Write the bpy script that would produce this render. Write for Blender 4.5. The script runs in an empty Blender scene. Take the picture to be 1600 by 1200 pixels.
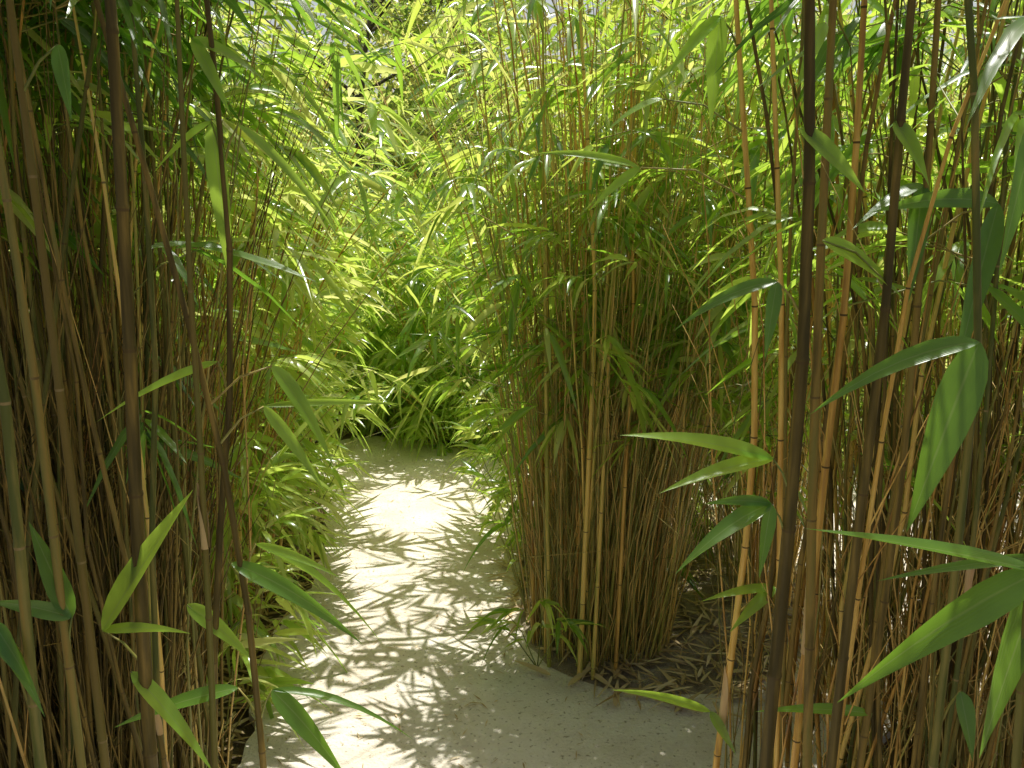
import bpy, math, random
import numpy as np
from mathutils import Vector
random.seed(11); np.random.seed(11)
R = random.uniform
scene = bpy.context.scene
COL = scene.collection
PITCH = math.radians(12); CS, SN = math.cos(PITCH), math.sin(PITCH); F = 1386.0; EYE = 1.5

# ---------- camera
cam = bpy.data.objects.new('camera', bpy.data.cameras.new('camera'))
COL.objects.link(cam); scene.camera = cam
cam.location = (0, 0, EYE); cam.rotation_euler = (math.radians(90) - PITCH, 0, 0)
cam.data.sensor_width = 36; cam.data.lens = 36 * F / 1600; cam.data.clip_end = 500; cam.data.clip_start = 0.02

def at(px, py, Y):
    x = (px - 800) / F; u = (600 - py) / F
    t = Y / (CS + u * SN)
    return Vector((x * t, Y, EYE + t * (-SN + u * CS)))

# ---------- materials
def newmat(name):
    m = bpy.data.materials.new(name); m.use_nodes = True
    nt = m.node_tree; nt.nodes.clear()
    return m, nt, nt.nodes, nt.links
def ramp(N, stops):
    r = N.new('ShaderNodeValToRGB'); e = r.color_ramp.elements
    while len(e) < len(stops): e.new(0.5)
    for k, (p, c) in enumerate(stops): e[k].position = p; e[k].color = (*c, 1)
    return r
def leaf_mat(name, cols, tcols, tr=0.45, rough=0.38, spec=0.5, fine=False):
    m, nt, N, L = newmat(name)
    out = N.new('ShaderNodeOutputMaterial'); g = N.new('ShaderNodeNewGeometry')
    n = len(cols)
    r1 = ramp(N, [(i / (n - 1), c) for i, c in enumerate(cols)]); r2 = ramp(N, [(i / (n - 1), c) for i, c in enumerate(tcols)])
    L.new(g.outputs['Random Per Island'], r1.inputs[0]); L.new(g.outputs['Random Per Island'], r2.inputs[0])
    c1, c2 = r1.outputs[0], r2.outputs[0]
    p = N.new('ShaderNodeBsdfPrincipled')
    if fine:
        uv = N.new('ShaderNodeUVMap'); sep = N.new('ShaderNodeSeparateXYZ'); L.new(uv.outputs[0], sep.inputs[0])
        mu = N.new('ShaderNodeMath'); mu.operation = 'MULTIPLY'; mu.inputs[1].default_value = 75; L.new(sep.outputs[0], mu.inputs[0])
        si = N.new('ShaderNodeMath'); si.operation = 'SINE'; L.new(mu.outputs[0], si.inputs[0])
        d = N.new('ShaderNodeMath'); d.operation = 'SUBTRACT'; d.inputs[1].default_value = 0.5; L.new(sep.outputs[0], d.inputs[0])
        a = N.new('ShaderNodeMath'); a.operation = 'ABSOLUTE'; L.new(d.outputs[0], a.inputs[0])
        lt = N.new('ShaderNodeMapRange'); lt.inputs[1].default_value = 0.012; lt.inputs[2].default_value = 0.045; lt.inputs[3].default_value = 0.45; lt.inputs[4].default_value = 0
        L.new(a.outputs[0], lt.inputs[0])
        no = N.new('ShaderNodeTexNoise'); no.inputs['Scale'].default_value = 14; tc = N.new('ShaderNodeTexCoord'); L.new(tc.outputs['Object'], no.inputs[0])
        mr = N.new('ShaderNodeMapRange'); mr.inputs[3].default_value = 0.55; mr.inputs[4].default_value = 1.4; L.new(no.outputs[0], mr.inputs[0])
        def pale(src, c):
            mx = N.new('ShaderNodeMix'); mx.data_type = 'RGBA'; L.new(lt.outputs[0], mx.inputs[0]); L.new(src, mx.inputs[6]); mx.inputs[7].default_value = (*c, 1)
            m2 = N.new('ShaderNodeMix'); m2.data_type = 'RGBA'; m2.blend_type = 'MULTIPLY'; m2.inputs[0].default_value = 1
            L.new(mx.outputs[2], m2.inputs[6]); L.new(mr.outputs[0], m2.inputs[7]); return m2.outputs[2]
        c1 = pale(c1, (0.25, 0.34, 0.09)); c2 = pale(c2, (0.5, 0.68, 0.2))
        b = N.new('ShaderNodeBump'); b.inputs['Strength'].default_value = 0.2; b.inputs['Distance'].default_value = 0.001
        L.new(si.outputs[0], b.inputs['Height']); L.new(b.outputs[0], p.inputs['Normal'])
    L.new(c1, p.inputs['Base Color'])
    p.inputs['Roughness'].default_value = rough; p.inputs['Specular IOR Level'].default_value = spec
    t = N.new('ShaderNodeBsdfTranslucent'); L.new(c2, t.inputs[0])
    mx = N.new('ShaderNodeMixShader'); mx.inputs[0].default_value = tr
    L.new(p.outputs[0], mx.inputs[1]); L.new(t.outputs[0], mx.inputs[2]); L.new(mx.outputs[0], out.inputs[0])
    return m
def cane_mat(name, cols, rough=0.45, spec=0.4):
    m, nt, N, L = newmat(name)
    out = N.new('ShaderNodeOutputMaterial'); p = N.new('ShaderNodeBsdfPrincipled'); L.new(p.outputs[0], out.inputs[0])
    oi = N.new('ShaderNodeObjectInfo'); g = N.new('ShaderNodeNewGeometry')
    mp = N.new('ShaderNodeMapping'); mp.inputs['Scale'].default_value = (70, 70, 6); L.new(g.outputs['Position'], mp.inputs[0])
    n1 = N.new('ShaderNodeTexNoise'); n1.inputs['Scale'].default_value = 1; n1.inputs['Detail'].default_value = 4; L.new(mp.outputs[0], n1.inputs[0])
    ad = N.new('ShaderNodeMath'); ad.operation = 'ADD'; L.new(oi.outputs['Random'], ad.inputs[0])
    ad0 = N.new('ShaderNodeMath'); ad0.operation = 'MULTIPLY_ADD'; ad0.inputs[1].default_value = 1.5; ad0.inputs[2].default_value = -0.75
    L.new(n1.outputs[0], ad0.inputs[0]); L.new(ad0.outputs[0], ad.inputs[1])
    ad2 = N.new('ShaderNodeMath'); ad2.operation = 'MULTIPLY_ADD'; ad2.inputs[1].default_value = 0.6; L.new(g.outputs['Random Per Island'], ad2.inputs[0]); ad2.inputs[2].default_value = -0.3
    ad3 = N.new('ShaderNodeMath'); ad3.operation = 'ADD'; ad3.use_clamp = True; L.new(ad.outputs[0], ad3.inputs[0]); L.new(ad2.outputs[0], ad3.inputs[1])
    n = len(cols); r = ramp(N, [(i / (n - 1), c) for i, c in enumerate(cols)])
    L.new(ad3.outputs[0], r.inputs[0]); L.new(r.outputs[0], p.inputs['Base Color'])
    p.inputs['Roughness'].default_value = rough; p.inputs['Specular IOR Level'].default_value = spec
    return m
def ground_mat(name, cols, scale, bump, speck=None, rough=0.9):
    m, nt, N, L = newmat(name)
    out = N.new('ShaderNodeOutputMaterial'); p = N.new('ShaderNodeBsdfPrincipled'); L.new(p.outputs[0], out.inputs[0])
    tc = N.new('ShaderNodeTexCoord')
    n1 = N.new('ShaderNodeTexNoise'); n1.inputs['Scale'].default_value = scale; n1.inputs['Detail'].default_value = 10; n1.inputs['Roughness'].default_value = 0.65; L.new(tc.outputs['Object'], n1.inputs[0])
    n2 = N.new('ShaderNodeTexNoise'); n2.inputs['Scale'].default_value = scale * 22; n2.inputs['Detail'].default_value = 6; L.new(tc.outputs['Object'], n2.inputs[0])
    n = len(cols); r = ramp(N, [(0.3 + 0.4 * i / (n - 1), c) for i, c in enumerate(cols)]); L.new(n1.outputs[0], r.inputs[0])
    col = r.outputs[0]
    if speck:
        v = N.new('ShaderNodeTexNoise'); v.inputs['Scale'].default_value = 70; v.inputs['Detail'].default_value = 4; L.new(tc.outputs['Object'], v.inputs[0])
        mr = N.new('ShaderNodeMapRange'); mr.inputs[1].default_value = 0.60; mr.inputs[2].default_value = 0.70; L.new(v.outputs[0], mr.inputs[0])
        mx = N.new('ShaderNodeMix'); mx.data_type = 'RGBA'; L.new(mr.outputs[0], mx.inputs[0]); L.new(col, mx.inputs[6]); mx.inputs[7].default_value = (*speck, 1); col = mx.outputs[2]
    L.new(col, p.inputs['Base Color']); p.inputs['Roughness'].default_value = rough; p.inputs['Specular IOR Level'].default_value = 0.2
    ad = N.new('ShaderNodeMath'); ad.operation = 'ADD'; L.new(n1.outputs[0], ad.inputs[0]); L.new(n2.outputs[0], ad.inputs[1])
    b = N.new('ShaderNodeBump'); b.inputs['Strength'].default_value = bump; b.inputs['Distance'].default_value = 0.02; L.new(ad.outputs[0], b.inputs['Height']); L.new(b.outputs[0], p.inputs['Normal'])
    return m
M = {}
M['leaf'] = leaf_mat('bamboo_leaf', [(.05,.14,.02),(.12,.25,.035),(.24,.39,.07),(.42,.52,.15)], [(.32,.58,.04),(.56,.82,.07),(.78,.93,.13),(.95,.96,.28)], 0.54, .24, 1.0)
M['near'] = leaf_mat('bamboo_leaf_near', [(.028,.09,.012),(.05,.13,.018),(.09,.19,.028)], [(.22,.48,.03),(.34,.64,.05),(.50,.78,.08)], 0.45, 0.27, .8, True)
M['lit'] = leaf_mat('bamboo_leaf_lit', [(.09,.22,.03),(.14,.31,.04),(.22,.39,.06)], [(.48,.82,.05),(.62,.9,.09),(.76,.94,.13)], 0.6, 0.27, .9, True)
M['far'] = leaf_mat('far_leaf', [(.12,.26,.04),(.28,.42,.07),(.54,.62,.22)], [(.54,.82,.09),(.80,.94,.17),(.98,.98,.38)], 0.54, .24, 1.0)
M['tree'] = leaf_mat('tree_leaf', [(.06,.12,.03),(.17,.25,.05),(.48,.48,.12)], [(.32,.56,.07),(.62,.78,.13),(.97,.93,.26)], 0.52, .3, .8)
M['dry'] = leaf_mat('dry_leaf', [(.42,.28,.12),(.66,.49,.24),(.84,.68,.40)], [(.25,.14,.05),(.4,.25,.1),(.5,.35,.15)], 0.1, 0.6, 0.3)
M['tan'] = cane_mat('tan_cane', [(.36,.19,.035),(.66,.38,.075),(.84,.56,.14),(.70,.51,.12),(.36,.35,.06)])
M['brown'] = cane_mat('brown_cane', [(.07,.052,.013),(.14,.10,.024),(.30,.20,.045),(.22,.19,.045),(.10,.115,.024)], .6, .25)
M['olive'] = cane_mat('olive_cane', [(.10,.10,.022),(.16,.15,.03),(.18,.13,.03)], .6, .25)
M['node'] = cane_mat('cane_node', [(.08,.055,.02),(.15,.10,.035),(.28,.21,.09)], 0.7, .2)
M['thin'] = cane_mat('thin_cane', [(.24,.12,.028),(.54,.30,.06),(.74,.48,.14),(.52,.40,.11),(.24,.24,.05)])
M['twig'] = cane_mat('green_twig', [(.14,.16,.03),(.24,.26,.05),(.34,.26,.06)])
M['sheath'] = cane_mat('papery_sheath', [(.40,.19,.08),(.50,.29,.12),(.58,.42,.2)], 0.8)
M['bark'] = cane_mat('tree_bark', [(.08,.06,.04),(.14,.11,.07)], 0.9)
M['path'] = ground_mat('pale_path', [(.72,.63,.50),(.86,.78,.65),(.93,.87,.76)], 5, 0.5, (.45,.37,.26))
M['soil'] = ground_mat('dark_soil', [(.07,.05,.03),(.15,.11,.065),(.26,.20,.12)], 7, 0.8)
M['bed'] = ground_mat('dusty_soil', [(.24,.18,.11),(.42,.34,.23),(.60,.52,.39)], 9, 0.8)

# ---------- object helpers
def tag(o, label, cat, group=None, kind=None):
    if label: o['label'] = label
    if cat: o['category'] = cat
    if group: o['group'] = group
    if kind: o['kind'] = kind
    return o
def thing(name, label, cat, loc, group=None):
    o = bpy.data.objects.new(name, None); COL.objects.link(o); o.location = loc; o.empty_display_size = 0.05
    return tag(o, label, cat, group)
def link(name, me, parent):
    o = bpy.data.objects.new(name, me); COL.objects.link(o)
    if parent is not None:
        o.parent = parent; o.location = -Vector(parent.location)
    return o
class TB:       # tubes
    def __init__(s): s.v = []; s.f = []; s.m = []
    def tube(s, pts, rad, sides=6, mids=None, cap=True):
        b0 = len(s.v); n = len(pts)
        for i in range(n):
            a = pts[max(i - 1, 0)]; b = pts[min(i + 1, n - 1)]
            t = (b - a).normalized() if (b - a).length > 1e-9 else Vector((0, 0, 1))
            ref = Vector((1, 0, 0)) if abs(t.x) < 0.8 else Vector((0, 1, 0))
            u = t.cross(ref).normalized(); w = t.cross(u)
            for k in range(sides):
                an = 2 * math.pi * k / sides
                s.v.append(pts[i] + (u * math.cos(an) + w * math.sin(an)) * rad[i])
        for i in range(n - 1):
            for k in range(sides):
                k2 = (k + 1) % sides
                s.f.append((b0 + i * sides + k, b0 + i * sides + k2, b0 + (i + 1) * sides + k2, b0 + (i + 1) * sides + k))
                s.m.append(mids[i] if mids else 0)
        if cap:
            s.f.append(tuple(b0 + (n - 1) * sides + k for k in range(sides))); s.m.append(0)
    def build(s, name, mats, parent, stuff=False):
        me = bpy.data.meshes.new(name); me.from_pydata(s.v, [], s.f)
        for m in mats: me.materials.append(m)
        me.polygons.foreach_set('material_index', s.m); me.polygons.foreach_set('use_smooth', [True] * len(s.f)); me.update()
        o = link(name, me, parent)
        if stuff: o['kind'] = 'stuff'
        return o
SEC = {'near': ([0, .03, .08, .17, .3, .46, .62, .77, .9, 1], [.08, .36, .66, .9, 1, .9, .70, .45, .2, .01]),
       'mid': ([0, .1, .32, .65, 1], [.1, .75, 1, .72, .02]),
       'far': ([0, .35, 1], [.15, 1, .03])}
class LB:       # leaves
    def __init__(s): s.a = []
    def leaf(s, p, d, L, W, droop=0.25, hint=(0, 0, 1), roll=None):
        if roll is None: roll = random.gauss(0, 0.6)
        s.a.append((p[0], p[1], p[2], d[0], d[1], d[2], L, W, droop, hint[0], hint[1], hint[2], roll))
    def spray(s, p, d, n, L, W, droop=0.3):
        d = Vector(d).normalized(); ref = Vector((0, 0, 1))
        sd = d.cross(ref)
        if sd.length < .1: sd = Vector((1, 0, 0))
        sd.normalize()
        for i in range(n):
            k = i / max(1, n - 1); sg = 1 if i % 2 else -1
            sp = (1 - k) * R(.5, 1.3)
            dd = (d + sd * sg * sp + Vector((R(-.35, .35), R(-.35, .35), R(-.5, .35)))).normalized()
            s.leaf(p - d * (1 - k) * L * 0.5, dd, L * R(.5, 1.25), W * R(.65, 1.25), droop * R(.1, 2.2))
    def build(s, name, mat, parent, sec='mid', stuff=False):
        A = np.array(s.a, dtype=np.float64); N = len(A)
        ts, pr = map(np.array, SEC[sec]); S = len(ts)
        P = A[:, 0:3]; D = A[:, 3:6]; D /= np.linalg.norm(D, axis=1, keepdims=True) + 1e-9
        Ln = A[:, 6:7]; W = A[:, 7:8]; dr = A[:, 8:9]; H = A[:, 9:12]; ro = A[:, 12:13]
        sd = np.cross(D, H); nl = np.linalg.norm(sd, axis=1, keepdims=True); sd = np.where(nl < 1e-3, np.array([[1., 0, 0]]), sd / (nl + 1e-9))
        nr = np.cross(sd, D); s2 = sd * np.cos(ro) + nr * np.sin(ro); n2 = np.cross(s2, D)
        V = np.zeros((N, S, 3, 3)); tw = np.random.uniform(-.6, .6, (N, 1))
        for i, t in enumerate(ts):
            c = P + D * Ln * t; c[:, 2:3] -= dr * Ln * t * t
            a = tw * t; sx = s2 * np.cos(a) + n2 * np.sin(a); nx = np.cross(sx, D)
            h = W * pr[i] / 2
            V[:, i, 0] = c - sx * h + nx * h * .35; V[:, i, 1] = c; V[:, i, 2] = c + sx * h + nx * h * .35
        f = []
        for i in range(S - 1):
            for j in range(2): f.append((i * 3 + j, i * 3 + j + 1, i * 3 + 3 + j + 1, i * 3 + 3 + j))
        f = np.array(f); nf = len(f)
        Fc = (f[None] + (np.arange(N) * S * 3)[:, None, None]).reshape(-1)
        me = bpy.data.meshes.new(name); me.vertices.add(N * S * 3); me.vertices.foreach_set('co', V.reshape(-1).astype(np.float32))
        me.loops.add(len(Fc)); me.loops.foreach_set('vertex_index', Fc.astype(np.int32))
        me.polygons.add(N * nf); me.polygons.foreach_set('loop_start', (np.arange(N * nf) * 4).astype(np.int32))
        me.polygons.foreach_set('use_smooth', np.ones(N * nf, dtype=bool))
        me.update(calc_edges=True)
        uvt = np.array([[(j) / 2, ts[i]] for i in range(S) for j in range(3)])
        uv = me.uv_layers.new(name='UVMap'); uv.data.foreach_set('uv', np.tile(uvt[f.reshape(-1)], (N, 1)).reshape(-1).astype(np.float32))
        me.materials.append(mat); me.validate()
        o = link(name, me, parent)
        if stuff: o['kind'] = 'stuff'
        return o

class Curve:
    def __init__(s, pts): s.p = pts; s.n = len(pts) - 1
    def __call__(s, u):
        x = min(max(u, 0), 1) * s.n; i = min(int(x), s.n - 1); t = x - i
        p0 = s.p[max(i - 1, 0)]; p1 = s.p[i]; p2 = s.p[i + 1]; p3 = s.p[min(i + 2, s.n)]
        return 0.5 * ((2 * p1) + (p2 - p0) * t + (2 * p0 - 5 * p1 + 4 * p2 - p3) * t * t + (3 * p1 - p0 - 3 * p2 + p3) * t ** 3)
    def at_z(s, z):
        lo, hi = 0., 1.
        for _ in range(16):
            m = (lo + hi) / 2
            if s(m).z < z: lo = m
            else: hi = m
        return s(lo)
def grow(base, h, lean, arch, wob=0.02):
    pts = []; n = 6; w = Vector((0, 0, 0)); az = Vector(lean); a = Vector(arch)
    for i in range(n + 1):
        u = i / n
        if 0 < i: w = w + Vector((R(-wob, wob), R(-wob, wob), 0))
        pts.append(Vector((base[0], base[1], base[2])) + Vector((az.x, az.y, 0)) * (h * u) + Vector((a.x, a.y, 0)) * (u ** 3) + w + Vector((0, 0, h * u * (1 - 0.12 * a.length * u))))
    return Curve(pts)
def culm(tb, cv, r, h, sides=6, nodes=True):
    pts, rad, mi = [], [], []
    if nodes:
        step = R(.16, .26); z = R(.03, .12); L = h; pts.append(cv(0)); rad.append(r); e = 0.003 + r * .2
        while z < L - 0.05:
            rr = r * (1 - .7 * (z / L) ** 1.7)
            for dz, k in ((-e, 1), (-e * .2, 1.12), (e * .5, 1.07), (e, .97)):
                pts.append(cv((z + dz) / L)); rad.append(rr * k)
            mi += [0, 1, 0, 0]
            z += step * R(.9, 1.1) * (1.2 if z < L * .6 else .9)
        pts.append(cv(1)); rad.append(r * .2); mi.append(0)
    else:
        n = 7
        for i in range(n + 1): pts.append(cv(i / n)); rad.append(r * (1 - .7 * (i / n) ** 1.5)); mi.append(0)
    tb.tube(pts, rad, sides, mi)
def twig(tb, p, q, r=.0014, sides=4):
    m = (p + q) / 2 + Vector((0, 0, (q - p).length * .12)); tb.tube([p, m, q], [r * 1.3, r, r * .7], sides)
def sheath(tb, cv, z, r, L=.16):
    a0 = R(0, 6.28); b0 = len(tb.v); n = 7; rows = 6
    for i in range(rows):
        t = i / (rows - 1); c = cv.at_z(z + L * t); span = 5.4 * (1 - t) ** .7 + .3
        for k in range(n):
            a = a0 + span * (k / (n - 1) - .5); rr = r * 1.08 + .0005 + .003 * t * t
            tb.v.append(c + Vector((math.cos(a) * rr, math.sin(a) * rr, 0)))
    for i in range(rows - 1):
        for k in range(n - 1):
            q = b0 + i * n + k; tb.f.append((q, q + 1, q + n + 1, q + n)); tb.m.append(0)
def branches(cv, h, lb, tb, k, zmin, zmax, L, W, blen=(.15, .4), bias=None, bw=.6, n=(4, 7), droop=.35):
    for _ in range(k):
        z = R(zmin, max(zmin + .05, min(zmax, h * .98))); p = cv.at_z(z); az = R(0, 6.283)
        d = Vector((math.cos(az), math.sin(az), 0))
        if bias is not None: d = (d + Vector(bias) * bw).normalized()
        up = R(.1, .9); d = (d + Vector((0, 0, up))).normalized(); l = R(*blen)
        q = p + d * l + Vector((0, 0, -l * .15))
        twig(tb, p, q)
        dd = Vector((d.x, d.y, d.z - R(.2, .9)))
        lb.spray(q, dd, random.randint(*n), L, W, droop)
        if l > .22 and R(0, 1) < .6: lb.spray(p + (q - p) * R(.4, .8) + Vector((0, 0, .02)), dd + Vector((R(-.6, .6), R(-.6, .6), 0)), 3, L * .85, W * .9, droop)

def clump(label, cx, cy, rx, ry, n, extra, h, rad, cm, lm, kz=(.9, 3.5), kb=5, L=.15, W=.018, spread=.12, arch=.5, z0=0.0, bias=None, bw=.6, sec='mid', sides=6, nodes=True, blen=(.15, .4), group=None, special=(), lowtwig=0, kdroop=.35, jit=.05, drift=(0, 0), thinm='thin', eh=(.25, .9)):
    t = thing('bamboo_clump', label, 'bamboo', (cx, cy, z0), group)
    lb, tb, ex = LB(), TB(), TB()
    for i in range(n + extra):
        a = R(0, 6.283); q = math.sqrt(R(0, 1)); ox, oy = math.cos(a) * q, math.sin(a) * q
        b = (cx + ox * rx, cy + oy * ry, z0 - .02)
        hh = h * R(.75, 1.1) if i < n else h * R(*eh)
        ln = (ox * spread + drift[0] * R(0, 1) + R(-jit, jit), oy * spread + drift[1] * R(0, 1) + R(-jit, jit), 0); ar = (ox * arch * R(.2, 1) + R(-.2, .2), oy * arch * R(.2, 1) + R(-.2, .2), 0)
        if i >= n: ln = (ln[0] * 1.3 + R(-jit, jit) * 1.5, ln[1] * 1.3 + R(-jit, jit) * 1.5, 0)
        cv = grow(b, hh, ln, ar, .02 if i < n else .03)
        if i < n:
            tc = TB(); culm(tc, cv, rad * R(.6, 1.25), hh, sides, nodes); tc.build('cane', [M[cm], M['node']], t)
        else: culm(ex, cv, rad * R(.22, .5), hh, 4, False)
        kk = kb if i < n else (max(1, kb // 3) if i % 2 else 0)
        if kk and hh > kz[0] + .1: branches(cv, hh, lb, tb, kk, kz[0] * R(.9, 1.3), kz[1], L * R(.8, 1.2), W, blen, bias, bw, droop=kdroop)
    for (pl, Y, r) in special:
        cv, hh = pixel_cane(pl, Y, h); tc = TB(); culm(tc, cv, r, hh, 8, True); tc.build('cane', [M['tan'], M['node']], t)
    for _ in range(lowtwig):
        a = R(0, 6.283); q = math.sqrt(R(0, 1)); p = Vector((cx + math.cos(a) * q * rx, cy + math.sin(a) * q * ry, z0 + R(0, .8)))
        ex.tube([p, p + Vector((R(-.07, .07), R(-.07, .07), R(.12, .2))), p + Vector((R(-.2, .2), R(-.2, .2), R(.25, .5)))], [.0022, .0017, .0008], 4)
    if ex.v: ex.build('thin_canes', [M[thinm]], t, True)
    if tb.v: tb.build('twigs', [M['twig']], t, True)
    if lb.a: lb.build('foliage', M[lm], t, sec, True)
    return t
def pixel_cane(pl, Y, ztop):
    pts = [at(x, y, Y) for (x, y) in pl]
    pts.reverse()
    a, b = pts[0], pts[1]; d = (a - b); k = (a.z) / max(.05, -d.z); d = d * k; base = a + Vector((d.x * .6, d.y * .6, d.z)); base.z = 0
    a, b = pts[-1], pts[-2]; d = (a - b); up = a + d * ((ztop - a.z) / d.z)
    P = [base] + pts + [up]
    cum = [0]
    for i in range(1, len(P)): cum.append(cum[-1] + (P[i] - P[i - 1]).length)
    Lt = cum[-1]; n = 8; out = []
    for i in range(n + 1):
        s = Lt * i / n; j = max(k for k in range(len(P) - 1) if cum[k] <= s + 1e-9); f = (s - cum[j]) / (cum[j + 1] - cum[j]); out.append(P[j].lerp(P[j + 1], min(f, 1)))
    return Curve(out), Lt

# ---------- setting
def sheet(name, outline, z, thick, mat, wob=.015, slope=0.0):
    import bmesh
    bm = bmesh.new(); n = len(outline); pts = []
    for i in range(n):
        p0, p1, p2, p3 = [Vector((*outline[(i + k) % n], 0)) for k in (-1, 0, 1, 2)]
        m = max(2, int((p2 - p1).length / .05))
        for j in range(m):
            t = j / m
            q = 0.5 * ((2 * p1) + (p2 - p0) * t + (2 * p0 - 5 * p1 + 4 * p2 - p3) * t * t + (3 * p1 - p0 - 3 * p2 + p3) * t ** 3)
            pts.append(q + Vector((R(-wob, wob), R(-wob, wob), 0)))
    c = sum(pts, Vector()) / len(pts)
    top = [bm.verts.new((p.x, p.y, z)) for p in pts]; low = []
    for p in pts:
        o = (p - c).normalized() * slope; low.append(bm.verts.new((p.x + o.x, p.y + o.y, z - thick)))
    f = bm.faces.new(top)
    for i in range(len(pts)):
        j = (i + 1) % len(pts); bm.faces.new((top[i], low[i], low[j], top[j]))
    bmesh.ops.triangulate(bm, faces=[f]); bmesh.ops.recalc_face_normals(bm, faces=bm.faces)
    me = bpy.data.meshes.new(name); bm.to_mesh(me); bm.free(); me.materials.append(mat)
    o = link(name, me, None); o['kind'] = 'structure'; return o
me = bpy.data.meshes.new('ground'); me.from_pydata([(-150, -150, 0), (150, -150, 0), (150, 150, 0), (-150, 150, 0)], [], [(0, 1, 2, 3)]); me.materials.append(M['soil'])
link('ground', me, None)['kind'] = 'structure'
path_outline = [(-.62, -1.5), (-.66, 1.0), (-.72, 2.1), (-.82, 2.7), (-.78, 3.2), (-.82, 3.7), (-1.0, 4.4), (-1.15, 5.1), (-.85, 5.35), (-.45, 5.2), (-.1, 4.95), (.4, 4.9), (1.2, 4.85), (2.3, 4.5), (3.6, 4.2), (5.5, 3.8), (5.2, 3.0), (3.4, 2.8), (2.2, 2.6), (1.35, 2.4), (.8, 2.0), (.55, 1.5), (.5, 0.5), (.45, -1.5)]
sheet('path', path_outline, .03, .05, M['path'])
isl = [(.05, 2.85), (.12, 2.6), (.28, 2.47), (.5, 2.42), (.78, 2.52), (1.02, 2.8), (1.15, 3.3), (1.05, 3.9), (.7, 4.3), (.3, 4.35), (.12, 4.1), (.05, 3.4)]
sheet('planting_bed', isl, .034, .02, M['bed'], .012, .05)

# ---------- the island clumps
cs = [([(848, 0), (852, 500), (858, 1040)], 2.58, .007), ([(905, 0), (932, 450), (905, 1070)], 2.51, .008), ([(745, 0), (772, 330), (835, 700), (850, 1000)], 2.7, .0045),
      ([(1010, 0), (960, 400), (925, 1080)], 2.5, .0065), ([(985, 0), (990, 500), (960, 1080)], 2.53, .006)]
clump('dense clump of upright tan canes at the front of the island beside the path', .30, 2.8, .24, .25, 95, 560, 2.3, .0047, 'tan', 'leaf', kz=(.85, 2.1), kb=3, L=.15, W=.019, spread=.06, arch=.25, z0=.035, special=cs, lowtwig=300, jit=.05, blen=(.05, .25), drift=(.1, 0), eh=(.4, 1.05))
clump('tan bamboo clump at the back of the island, behind the dense front clump', .42, 3.75, .33, .4, 55, 60, 2.3, .006, 'tan', 'leaf', kz=(.1, 2.2), kb=6, L=.17, W=.023, spread=.08, arch=.3, z0=.035, bias=(-.7, -.5, 0), lowtwig=60)
clump('slender canes on the right side of the island', .93, 3.25, .16, .3, 40, 90, 2.3, .0055, 'tan', 'leaf', kz=(.5, 2.2), kb=6, L=.16, W=.02, spread=.12, z0=.035, lowtwig=150, jit=.07)

# ---------- left side of the path
clump('brown cane thicket on the left of the path nearest the camera', -1.24, 2.35, .32, .5, 98, 380, 2.4, .0055, 'tan', 'leaf', kz=(1.25, 2.3), kb=3, L=.17, W=.02, spread=.06, arch=.25, bias=(.3, -.1, 0), lowtwig=400, jit=.08, eh=(.4, 1.0))
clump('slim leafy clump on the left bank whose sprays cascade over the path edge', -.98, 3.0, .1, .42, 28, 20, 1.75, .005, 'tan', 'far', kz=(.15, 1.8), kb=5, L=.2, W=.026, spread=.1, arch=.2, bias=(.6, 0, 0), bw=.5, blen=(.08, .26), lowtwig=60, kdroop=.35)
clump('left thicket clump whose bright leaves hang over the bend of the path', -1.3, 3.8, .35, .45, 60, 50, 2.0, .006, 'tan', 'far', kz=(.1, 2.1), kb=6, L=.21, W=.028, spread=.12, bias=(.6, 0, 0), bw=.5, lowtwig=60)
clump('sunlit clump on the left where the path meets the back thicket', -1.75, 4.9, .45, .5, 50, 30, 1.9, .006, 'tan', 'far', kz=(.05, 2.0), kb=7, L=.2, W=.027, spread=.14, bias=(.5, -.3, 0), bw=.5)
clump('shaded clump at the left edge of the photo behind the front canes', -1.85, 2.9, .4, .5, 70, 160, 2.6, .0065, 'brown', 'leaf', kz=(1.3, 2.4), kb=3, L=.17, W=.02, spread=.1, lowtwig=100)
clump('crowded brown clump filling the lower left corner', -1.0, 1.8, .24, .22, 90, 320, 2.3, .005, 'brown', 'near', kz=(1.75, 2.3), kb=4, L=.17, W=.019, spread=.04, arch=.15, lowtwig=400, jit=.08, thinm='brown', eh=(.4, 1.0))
# ---------- right side
clump('brown cane thicket on the right behind the nearest canes', 1.25, 2.35, .38, .16, 50, 110, 2.2, .0055, 'tan', 'leaf', kz=(.7, 2.1), kb=4, L=.17, W=.021, spread=.06, arch=.3, lowtwig=220, jit=.08)
clump('small thin caned clump filling the lower right corner', .98, 1.75, .25, .2, 50, 100, 2.0, .005, 'brown', 'near', kz=(1.6, 2.1), kb=1, L=.17, W=.019, spread=.04, arch=.2, lowtwig=260, jit=.08, thinm='thin')

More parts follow.
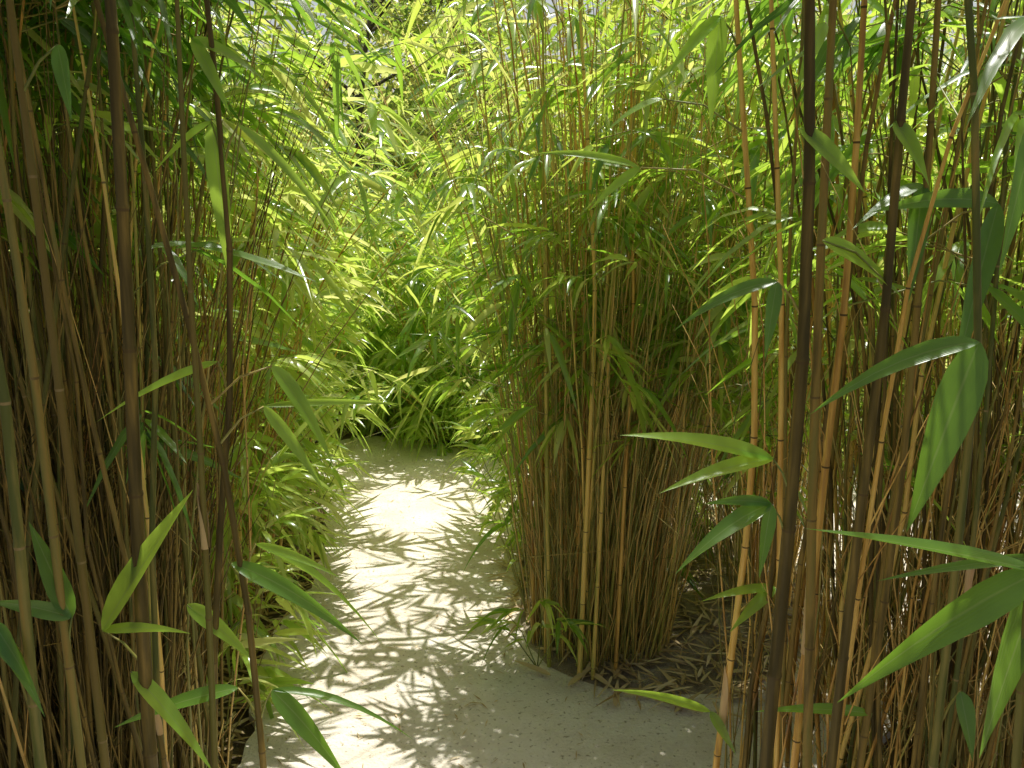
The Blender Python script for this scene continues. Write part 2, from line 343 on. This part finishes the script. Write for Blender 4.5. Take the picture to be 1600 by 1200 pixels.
# ---------- back thicket
B = dict(sec='mid', nodes=False, sides=5)
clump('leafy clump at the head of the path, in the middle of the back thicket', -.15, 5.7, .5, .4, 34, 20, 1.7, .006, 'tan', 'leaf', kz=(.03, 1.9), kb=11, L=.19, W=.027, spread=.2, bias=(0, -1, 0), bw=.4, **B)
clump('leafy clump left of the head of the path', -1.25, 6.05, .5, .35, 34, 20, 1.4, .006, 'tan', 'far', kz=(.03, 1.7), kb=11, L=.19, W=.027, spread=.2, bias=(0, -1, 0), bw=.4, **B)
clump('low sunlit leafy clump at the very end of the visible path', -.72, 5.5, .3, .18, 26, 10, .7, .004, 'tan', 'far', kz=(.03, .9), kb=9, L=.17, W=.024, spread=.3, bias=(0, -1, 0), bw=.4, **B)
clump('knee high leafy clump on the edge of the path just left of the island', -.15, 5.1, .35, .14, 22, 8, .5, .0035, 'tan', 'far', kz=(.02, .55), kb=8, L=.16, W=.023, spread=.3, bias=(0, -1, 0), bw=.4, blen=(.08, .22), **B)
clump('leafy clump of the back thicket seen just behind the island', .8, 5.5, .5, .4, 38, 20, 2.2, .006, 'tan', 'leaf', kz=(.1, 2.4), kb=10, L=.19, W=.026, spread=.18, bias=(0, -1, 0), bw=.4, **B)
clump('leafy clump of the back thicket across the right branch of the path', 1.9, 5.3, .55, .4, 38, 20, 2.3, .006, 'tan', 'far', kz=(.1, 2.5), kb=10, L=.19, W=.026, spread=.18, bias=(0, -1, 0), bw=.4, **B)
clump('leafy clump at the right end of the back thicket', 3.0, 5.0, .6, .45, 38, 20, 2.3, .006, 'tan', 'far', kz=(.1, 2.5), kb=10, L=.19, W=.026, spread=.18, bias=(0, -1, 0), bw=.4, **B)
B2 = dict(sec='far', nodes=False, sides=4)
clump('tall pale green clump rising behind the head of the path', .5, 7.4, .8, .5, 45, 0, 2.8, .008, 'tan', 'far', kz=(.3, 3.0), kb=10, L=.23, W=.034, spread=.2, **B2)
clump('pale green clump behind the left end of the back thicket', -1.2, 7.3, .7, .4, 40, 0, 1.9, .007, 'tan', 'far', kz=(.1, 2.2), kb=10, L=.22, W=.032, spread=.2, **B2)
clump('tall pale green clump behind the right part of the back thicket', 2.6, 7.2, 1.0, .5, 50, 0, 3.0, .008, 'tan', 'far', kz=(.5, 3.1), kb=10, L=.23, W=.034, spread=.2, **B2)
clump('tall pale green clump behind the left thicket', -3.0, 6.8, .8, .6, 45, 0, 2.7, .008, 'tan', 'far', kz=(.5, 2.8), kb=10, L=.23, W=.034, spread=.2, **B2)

# ---------- trees behind
def tree(label, x, y, h, w, nl, mat='tree', L=.085, W=.045):
    t = thing('tree', label, 'tree', (x, y, 0)); tr = TB(); lb = LB(); cv = grow((x, y, -.05), h * .9, (R(-.08, .08), R(-.05, .05), 0), (R(-.3, .3), 0, 0), .06)
    tr.tube([cv(i / 8) for i in range(9)], [.07 * (1 - .85 * i / 8) + .005 for i in range(9)], 7); nlimb = 26; ends = []
    br = TB()
    for i in range(nlimb):
        z = h * R(.12, .88); p = cv.at_z(z); a = R(0, 6.283); l = w * R(.5, 1) * (1 - .5 * z / h); d = Vector((math.cos(a), math.sin(a), R(.2, .8)))
        pts = [p, p + d * l * .5 + Vector((R(-.1, .1), R(-.1, .1), .05)), p + d * l]; br.tube(pts, [.02, .012, .005], 5)
        for k in range(5):
            u = R(.3, 1); q = p + d * l * u; e = q + Vector((R(-.35, .35), R(-.35, .35), R(-.2, .35))); br.tube([q, (q + e) / 2 + Vector((0, 0, .03)), e], [.006, .004, .002], 4); ends.append(e); ends.append((q + e) / 2)
    for _ in range(nl):
        e = random.choice(ends); p = e + Vector((random.gauss(0, .13), random.gauss(0, .13), random.gauss(0, .11)))
        lb.leaf(p, (R(-1, 1), R(-1, 1), R(-.9, .4)), L * R(.6, 1.2), W * R(.7, 1.2), .15, roll=R(-1.2, 1.2))
    tr.build('trunk', [M['bark']], t); br.build('branches', [M['bark']], t, True); lb.build('crown', M[mat], t, 'far', True)
tree('small leaved tree with yellowing leaves above the head of the path', -1.6, 8.8, 3.8, 1.4, 4200)
tree('slim small leaved tree just right of the yellowing tree', -.2, 9.6, 4.0, 1.3, 4000)
tree('small leaved tree behind the left thicket', -3.6, 9.0, 4.2, 1.6, 3500)
tree('bushy tree furthest back in the gap between the thickets', -1.0, 12.5, 5.0, 2.2, 5500, L=.14, W=.08)
tree('small leaved tree behind the back thicket on the right', 2.0, 10.0, 4.6, 1.8, 3500)
tree('small leaved tree at the far right behind the thicket', 5.2, 9.5, 4.6, 1.8, 3000)
tree('broad tree at the far left beyond the thickets', -6.2, 10.5, 4.6, 2.1, 3000, L=.12, W=.06)
lb = LB()
for _ in range(17000):
    lb.leaf((R(-15, 15), R(16, 20), abs(random.gauss(0, 3.0))), (R(-1, 1), R(-1, 1), R(-1, .4)), R(.2, .42), R(.14, .24), .1, roll=R(-1.3, 1.3))
tag(lb.build('distant_woodland', M['far'], None, 'far'), 'far mass of green woodland behind the trees', 'woodland', kind='stuff')

# ---------- foreground canes, each a thing
PC = {}
def fore(key, pl, Y, wpx, mat, label, ztop=2.6, sh=(), kb=0, kz=(1.75, 2.5), group=None):
    cv, h = pixel_cane(pl, Y, ztop); r = wpx / F * Y / 2 * .8
    base = cv(0); t = thing('bamboo_cane', label, 'bamboo cane', base, group)
    tb = TB(); culm(tb, cv, r * 1.1, h, 10, True); tb.build('culm', [M[mat], M['node']], t)
    for k in sh:
        s = TB(); sheath(s, cv, k, r * 1.1, R(.1, .14)); s.build('sheath', [M['sheath']], t)
    if kb:
        lb, tw = LB(), TB(); branches(cv, h, lb, tw, kb, kz[0], kz[1], .19, .02, (.08, .3)); tw.build('twigs', [M['twig']], t, True); lb.build('foliage', M['near'], t, 'mid', True)
    PC[key] = (t, cv, Y)
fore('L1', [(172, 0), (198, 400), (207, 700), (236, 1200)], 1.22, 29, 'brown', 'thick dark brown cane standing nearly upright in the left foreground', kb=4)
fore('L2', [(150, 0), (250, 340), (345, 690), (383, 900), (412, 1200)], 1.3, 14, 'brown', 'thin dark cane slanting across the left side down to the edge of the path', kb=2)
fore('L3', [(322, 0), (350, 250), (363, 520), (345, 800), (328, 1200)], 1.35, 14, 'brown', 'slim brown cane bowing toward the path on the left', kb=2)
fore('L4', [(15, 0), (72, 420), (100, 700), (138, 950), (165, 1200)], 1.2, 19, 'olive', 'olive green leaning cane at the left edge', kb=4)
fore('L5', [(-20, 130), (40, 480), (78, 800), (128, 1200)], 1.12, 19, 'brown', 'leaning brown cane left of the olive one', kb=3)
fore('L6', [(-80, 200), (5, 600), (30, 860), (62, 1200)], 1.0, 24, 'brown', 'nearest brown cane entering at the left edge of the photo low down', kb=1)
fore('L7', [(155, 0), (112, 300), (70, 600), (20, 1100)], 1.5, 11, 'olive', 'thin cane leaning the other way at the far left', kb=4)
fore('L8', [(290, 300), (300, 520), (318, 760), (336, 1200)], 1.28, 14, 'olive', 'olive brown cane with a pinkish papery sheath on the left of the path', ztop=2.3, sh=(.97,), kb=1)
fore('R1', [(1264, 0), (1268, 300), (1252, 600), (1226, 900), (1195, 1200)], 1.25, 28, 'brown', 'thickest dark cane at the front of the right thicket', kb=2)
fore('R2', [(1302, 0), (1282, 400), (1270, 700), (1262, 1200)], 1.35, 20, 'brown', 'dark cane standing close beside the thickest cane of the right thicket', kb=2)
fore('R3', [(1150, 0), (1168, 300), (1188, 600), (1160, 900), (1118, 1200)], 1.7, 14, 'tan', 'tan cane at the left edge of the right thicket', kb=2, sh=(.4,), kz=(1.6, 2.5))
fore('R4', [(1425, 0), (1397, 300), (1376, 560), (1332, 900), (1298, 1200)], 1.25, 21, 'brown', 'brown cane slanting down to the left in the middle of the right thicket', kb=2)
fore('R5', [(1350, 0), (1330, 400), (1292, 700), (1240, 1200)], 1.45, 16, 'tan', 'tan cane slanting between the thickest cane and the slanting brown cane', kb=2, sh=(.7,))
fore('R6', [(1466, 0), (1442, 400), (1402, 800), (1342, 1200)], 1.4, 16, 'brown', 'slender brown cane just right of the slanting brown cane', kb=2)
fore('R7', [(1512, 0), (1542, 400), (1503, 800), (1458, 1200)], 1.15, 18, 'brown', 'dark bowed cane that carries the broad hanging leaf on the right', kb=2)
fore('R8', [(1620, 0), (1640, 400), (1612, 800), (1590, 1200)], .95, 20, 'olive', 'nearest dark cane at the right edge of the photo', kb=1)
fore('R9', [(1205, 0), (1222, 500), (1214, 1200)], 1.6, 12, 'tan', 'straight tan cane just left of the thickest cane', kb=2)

def many(n, x0, x1, y0, y1, group, label, wr, mats, lean=0.0, ok=None, thin=False, kb=(1, 3), kz=(1.0, 2.5), lm='near'):
    i = 0
    while i < n:
        x, y = R(x0, x1), R(y0, y1)
        if ok and not ok(x, y): continue
        i += 1; h = R(2.2, 2.7) if not thin else R(1.2, 2.5); cv = grow((x, y, -.01), h, (lean + R(-.11, .11), R(-.06, .06), 0), (R(-.3, .3), R(-.3, .3), 0), .035); r = R(*wr)
        tb = TB(); culm(tb, cv, r, h, 6, True)
        if thin:
            for _k in range(3):
                p = cv.at_z(R(.1, 1.2)); tb.tube([p, p + Vector((R(-.03, .03), R(-.03, .03), .08)), p + Vector((R(-.09, .09), R(-.09, .09), R(.15, .3)))], [r * .5, r * .4, r * .2], 4)
            me = tb.build('bamboo_cane', [M[random.choice(mats)], M['node']], None); tag(me, label, 'bamboo cane', group); continue
        t = thing('bamboo_cane', label, 'bamboo cane', (x, y, 0), group)
        tb.build('culm', [M[random.choice(mats)], M['node']], t)
        if R(0, 1) < .25: s = TB(); sheath(s, cv, R(.2, 1.3), r, R(.06, .1)); s.build('sheath', [M['sheath']], t)
        lb, tw = LB(), TB(); branches(cv, h, lb, tw, random.randint(*kb), kz[0], kz[1], .18, .019, (.08, .3))
        if R(0, 1) < .35: branches(cv, h, lb, tw, 1, .9, 1.6, .18, .019, (.08, .2))
        tw.build('twigs', [M['twig']], t, True); lb.build('foliage', M[lm], t, 'mid', True)
okr = lambda x, y: .27 < x / y < .7
okl = lambda x, y: -.7 < x / y < -.36
many(34, -1.45, -.6, 1.3, 2.1, 'slim canes of the left foreground', 'slim cane crowded among the others in the left foreground', (.0035, .006), ['brown', 'tan', 'olive', 'brown'], -.03, ok=okl, kb=(2, 5), kz=(1.75, 2.5))
many(82, -1.5, -.6, 1.3, 2.2, 'thin leafless canes of the left foreground', 'very thin leafless brown cane in the left foreground', (.0016, .0036), ['thin', 'brown', 'brown'], -.02, ok=okl, thin=True)
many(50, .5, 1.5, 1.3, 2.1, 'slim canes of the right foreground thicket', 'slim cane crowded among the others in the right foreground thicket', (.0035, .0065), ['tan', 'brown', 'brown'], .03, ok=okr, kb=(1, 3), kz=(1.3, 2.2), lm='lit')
many(110, .52, 1.6, 1.4, 2.2, 'thin leafless canes of the right foreground', 'very thin leafless brown cane in the right foreground thicket', (.0016, .0036), ['thin', 'tan', 'brown'], .02, ok=okr, thin=True)

# ---------- large leaves seen close, each a part of its cane
def big(key, base, leaves, mat='near', dY=0.0):
    t, cv, Y = PC[key]; p0 = at(base[0], base[1], Y + dY); q = cv.at_z(max(.1, p0.z - .06))
    tb = TB(); twig(tb, q, p0, .0018, 6); tb.build('twig', [M['twig']], t)
    for (tx, ty, w, *r) in leaves:
        d1 = r[0] if r else -.04; dr = r[1] if len(r) > 1 else .18; roll = r[2] if len(r) > 2 else R(-.3, .3)
        p1 = at(tx, ty, Y + dY + d1); ch = p1 - p0; L = ch.length; dv = ch + Vector((0, 0, dr * L)); L2 = dv.length
        lb = LB(); lb.leaf(p0, dv / L2, L2, w / F * (Y + dY) * .74, dr * L / L2, hint=(0, -.75, .66), roll=roll); lb.build('leaf', M[mat], t, 'near')
big('R8', (1625, 893), [(1308, 1098, 90), (1258, 826, 52, -.02, .05, -.5)], dY=-.08)
big('R8', (1640, 870), [(1370, 908, 26, .05, .1), (1530, 1185, 75, 0, .2)], dY=0)
big('R7', (1530, 535), [(1416, 832, 90, -.03, .05), (1265, 648, 46, 0, .35)], dY=-.05)
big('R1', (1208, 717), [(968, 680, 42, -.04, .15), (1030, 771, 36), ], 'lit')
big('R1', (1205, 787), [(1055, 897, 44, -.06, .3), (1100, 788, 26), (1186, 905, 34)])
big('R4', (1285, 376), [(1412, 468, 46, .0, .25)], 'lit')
big('R6', (1560, 318), [(1363, 332, 42, -.1, .2), (1490, 600, 50, -.1)])
big('R4', (1398, 190), [(1452, 292, 42)], 'lit')
big('R1', (1214, 440), [(1053, 517, 30, 0, .35), (1195, 562, 32)])
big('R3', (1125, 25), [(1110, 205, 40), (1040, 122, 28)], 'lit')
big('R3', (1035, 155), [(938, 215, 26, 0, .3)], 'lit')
big('R6', (1442, 288), [(1420, 472, 46), (1330, 360, 34)])
big('R1', (1250, 200), [(1352, 302, 40)], 'lit')
big('R8', (1622, 180), [(1560, 430, 50)])
big('R3', (1212, 918), [(1140, 988, 30), (1095, 940, 22)], 'lit')
big('R3', (1110, 1112), [(955, 1078, 22), (1150, 1180, 24)], 'lit')
big('R6', (1362, 1115), [(1180, 1112, 28, -.05, .12)])
big('R2', (1290, 35), [(1245, 140, 30)], 'lit')
big('R3', (1000, 262), [(835, 240, 20, 0, .2), (920, 330, 20)], 'lit')
big('R7', (1500, 1080), [(1520, 1190, 44)])
big('L1', (160, 985), [(302, 765, 74, -.03, .05), (298, 990, 24)], 'lit')
big('L5', (112, 965), [(45, 815, 52, 0, .05), (-20, 940, 40)])
big('L2', (362, 880), [(567, 1007, 42, -.05, .25)])
big('L2', (372, 1075), [(178, 1137, 38, -.05, .15)])
big('L2', (425, 1078), [(545, 1222, 50, -.05, .2), (645, 1155, 20, 0, .4)])
big('L3', (292, 945), [(395, 1032, 40, 0, .2)], 'lit')
big('L2', (425, 572), [(523, 732, 40, 0, .3)], 'lit')
big('L2', (412, 635), [(510, 772, 28), (630, 632, 16, .1, .1)], 'lit')
big('L3', (330, 190), [(362, 452, 42, 0, .1), (240, 270, 26)], 'lit')
big('L3', (300, 60), [(418, 130, 26, 0, .25), (360, 180, 28)], 'lit')
big('L3', (372, 195), [(530, 372, 20, 0, .3)], 'lit')
big('L6', (-10, 975), [(52, 1078, 50), (70, 1120, 34)])
big('L1', (205, 1050), [(335, 1210, 44)], 'lit')
big('L4', (90, 70), [(112, 190, 34)])
big('L3', (340, 565), [(150, 660, 24)], 'lit')
big('L2', (400, 850), [(600, 1010, 26, .1, .4), (535, 905, 20)], 'lit')

# ---------- low leafy shoots beside the path
def shoot(label, x, y, z, n, L, W, tips, group=None, mat='leaf'):
    t = thing('leafy_shoot', label, 'bamboo shoot', (x, y, z), group); tb, lb = TB(), LB()
    for (dx, dy, dz) in tips:
        p = Vector((x, y, z)); q = p + Vector((dx, dy, dz)); twig(tb, p, q, .0016, 5); lb.spray(q, Vector((dx, dy, dz * .2 - .03)), n, L, W, .5)
        lb.spray(p.lerp(q, .6) + Vector((0, 0, .03)), Vector((dx + R(-.05, .05), dy, dz * .3)), 3, L * .8, W, .5)
    tb.build('stem', [M['twig']], t); lb.build('foliage', M[mat], t, 'near', True)
shoot('low green shoot at the left foot of the dense island clump', .08, 2.56, .035, 7, .13, .017, [(-.1, -.05, .22), (.02, -.08, .26), (-.14, .02, .15), (.1, -.1, .2)])
shoot('leafy shoot leaning over the path from the left side of the dense clump', .05, 2.95, .035, 7, .14, .018, [(-.16, -.05, .62), (-.2, .1, .5), (-.08, -.1, .5), (-.12, 0, .35), (-.1, -.1, .75), (-.22, 0, .68)])
shoot('leafy shoot further back leaning over the path from the island', .08, 3.5, .035, 7, .16, .021, [(-.2, -.05, .6), (-.25, .1, .4), (-.15, -.1, .8), (-.12, 0, .3), (-.3, 0, .7)], mat='far')
shoot('leafy shoot reaching over the path at the bend on the left', -.85, 3.3, 0, 7, .18, .023, [(.2, -.1, .5), (.15, .1, .35), (.25, 0, .7), (.1, -.15, .25)], mat='far')
shoot('leafy shoot on the left bank beside the sunny part of the path', -.87, 2.6, 0, 7, .19, .023, [(.15, -.1, .45), (.12, .1, .3), (.18, 0, .65), (.08, -.2, .25), (.2, -.05, .2)], mat='far')
shoot('low shoot at the head of the path under the back thicket', -.35, 5.1, 0, 7, .17, .022, [(.2, -.1, .25), (-.2, -.1, .3), (.4, -.1, .3), (0, -.15, .4), (.5, -.1, .2), (-.4, 0, .3)], mat='far')
shoot('low shoot at the far left corner of the path head', -1.1, 5.35, 0, 7, .17, .022, [(.2, -.1, .25), (-.2, -.1, .3), (.3, -.1, .4), (0, -.15, .5), (.45, 0, .2)], mat='far')
shoot('leafy shoot at the bottom of the left thicket near the camera', -.8, 2.2, 0, 6, .19, .021, [(.1, -.1, .35), (.08, .1, .5), (-.1, -.1, .4), (.15, 0, .2)], mat='far')
shoot('leafy shoot spilling over the lower left edge of the path', -.8, 2.4, 0, 7, .19, .022, [(.15, 0, .6), (.2, -.1, .4), (.12, .1, .75), (.1, -.05, .15)], mat='far')

# ---------- litter
def litter(name, label, n, fn, zz, mat='dry', L=(.05, .14), W=(.006, .015)):
    lb = LB()
    for _ in range(n):
        x, y = fn(); a = R(0, 6.283); lb.leaf((x, y, zz + R(.003, .02)), (math.cos(a), math.sin(a), R(-.03, .1)), R(*L), R(*W), R(0, .08), roll=R(-.35, .35))
    tag(lb.build(name, M[mat], None, 'mid'), label, 'fallen leaves', kind='stuff')
def isl_pt():
    a = R(0, 6.283); q = R(0, 1) ** .4; s = random.gauss(1, .05); return .57 + math.cos(a) * q * .58 * s, 3.28 + math.sin(a) * q * .93 * s
litter('leaf_litter', 'dry fallen bamboo leaves covering the island under the dense clump', 1500, isl_pt, .034, L=(.06, .17), W=(.006, .013))
litter('leaf_litter', 'dry fallen leaves under the left thicket beside the path', 2000, lambda: (-.74 - abs(random.gauss(0, .3)), R(1.4, 5.2)), .005)
litter('leaf_litter', 'dry fallen leaves under the right foreground thicket', 1200, lambda: (R(.6, 2.4), R(1.1, 2.2)), .005)
lb = LB()
for _ in range(420):
    y = R(1.9, 5.0); x = R(-.95, .2); a = R(0, 6.283)
    if abs(x) > .75 and y < 4: continue
    lb.leaf((x, y, .034), (math.cos(a), math.sin(a), 0), R(.01, .05), R(.002, .006), 0, roll=R(-.2, .2))
tag(lb.build('path_debris', M['dry'], None, 'far'), 'tiny bits of dry leaf scattered on the pale path', 'debris', kind='stuff')
for i, (x, y, a, L) in enumerate([(.17, 2.44, .9, .16), (.3, 2.33, 1.4, .15), (.42, 2.36, -.4, .17), (.62, 2.38, .3, .16), (.55, 2.3, 2.7, .15), (.36, 2.45, 2.2, .14), (.75, 2.5, 1.1, .16), (.24, 2.52, -1.0, .14), (.5, 2.42, 1.9, .15), (.68, 2.52, 0, .14), (.12, 2.5, 2.5, .15), (.6, 2.3, -.6, .15), (.47, 2.3, .8, .17), (.8, 2.42, 2.0, .16), (.33, 2.4, -.2, .17), (.7, 2.33, 1.3, .14)]):
    lb = LB(); lb.leaf((x, y, .045), (math.cos(a), math.sin(a), .1), L, .02, .08, roll=R(-.3, .3))
    tag(lb.build('dry_leaf', M['dry'], None, 'near'), 'large curled tan dry leaf lying at the front edge of the island', 'dry leaf', 'large dry leaves at the front of the island')

# ---------- light
w = bpy.data.worlds.new('World'); scene.world = w; w.use_nodes = True; nt = w.node_tree
sky = nt.nodes.new('ShaderNodeTexSky'); sky.sky_type = 'NISHITA'; sky.sun_disc = False
EL, AZ = 68, 10       # azimuth clockwise from +Y
sky.sun_elevation = math.radians(EL); sky.sun_rotation = math.radians(AZ); sky.dust_density = 3
mx = nt.nodes.new('ShaderNodeMix'); mx.data_type = 'RGBA'; mx.blend_type = 'MULTIPLY'; mx.inputs[0].default_value = 1; mx.inputs[7].default_value = (1.14, 1.0, .84, 1)
bg = nt.nodes['Background']; bg.inputs[1].default_value = 0.13; nt.links.new(sky.outputs[0], mx.inputs[6]); nt.links.new(mx.outputs[2], bg.inputs[0])
sd = bpy.data.lights.new('sun', 'SUN'); sd.energy = 5; sd.angle = math.radians(.5); sd.color = (1, .98, .92)
so = bpy.data.objects.new('sun', sd); COL.objects.link(so)
dv = Vector((math.sin(math.radians(AZ)) * math.cos(math.radians(EL)), math.cos(math.radians(AZ)) * math.cos(math.radians(EL)), math.sin(math.radians(EL))))
so.rotation_euler = dv.to_track_quat('Z', 'Y').to_euler()
scene.view_settings.view_transform = 'Standard'; scene.view_settings.look = 'None'; scene.view_settings.exposure = 0
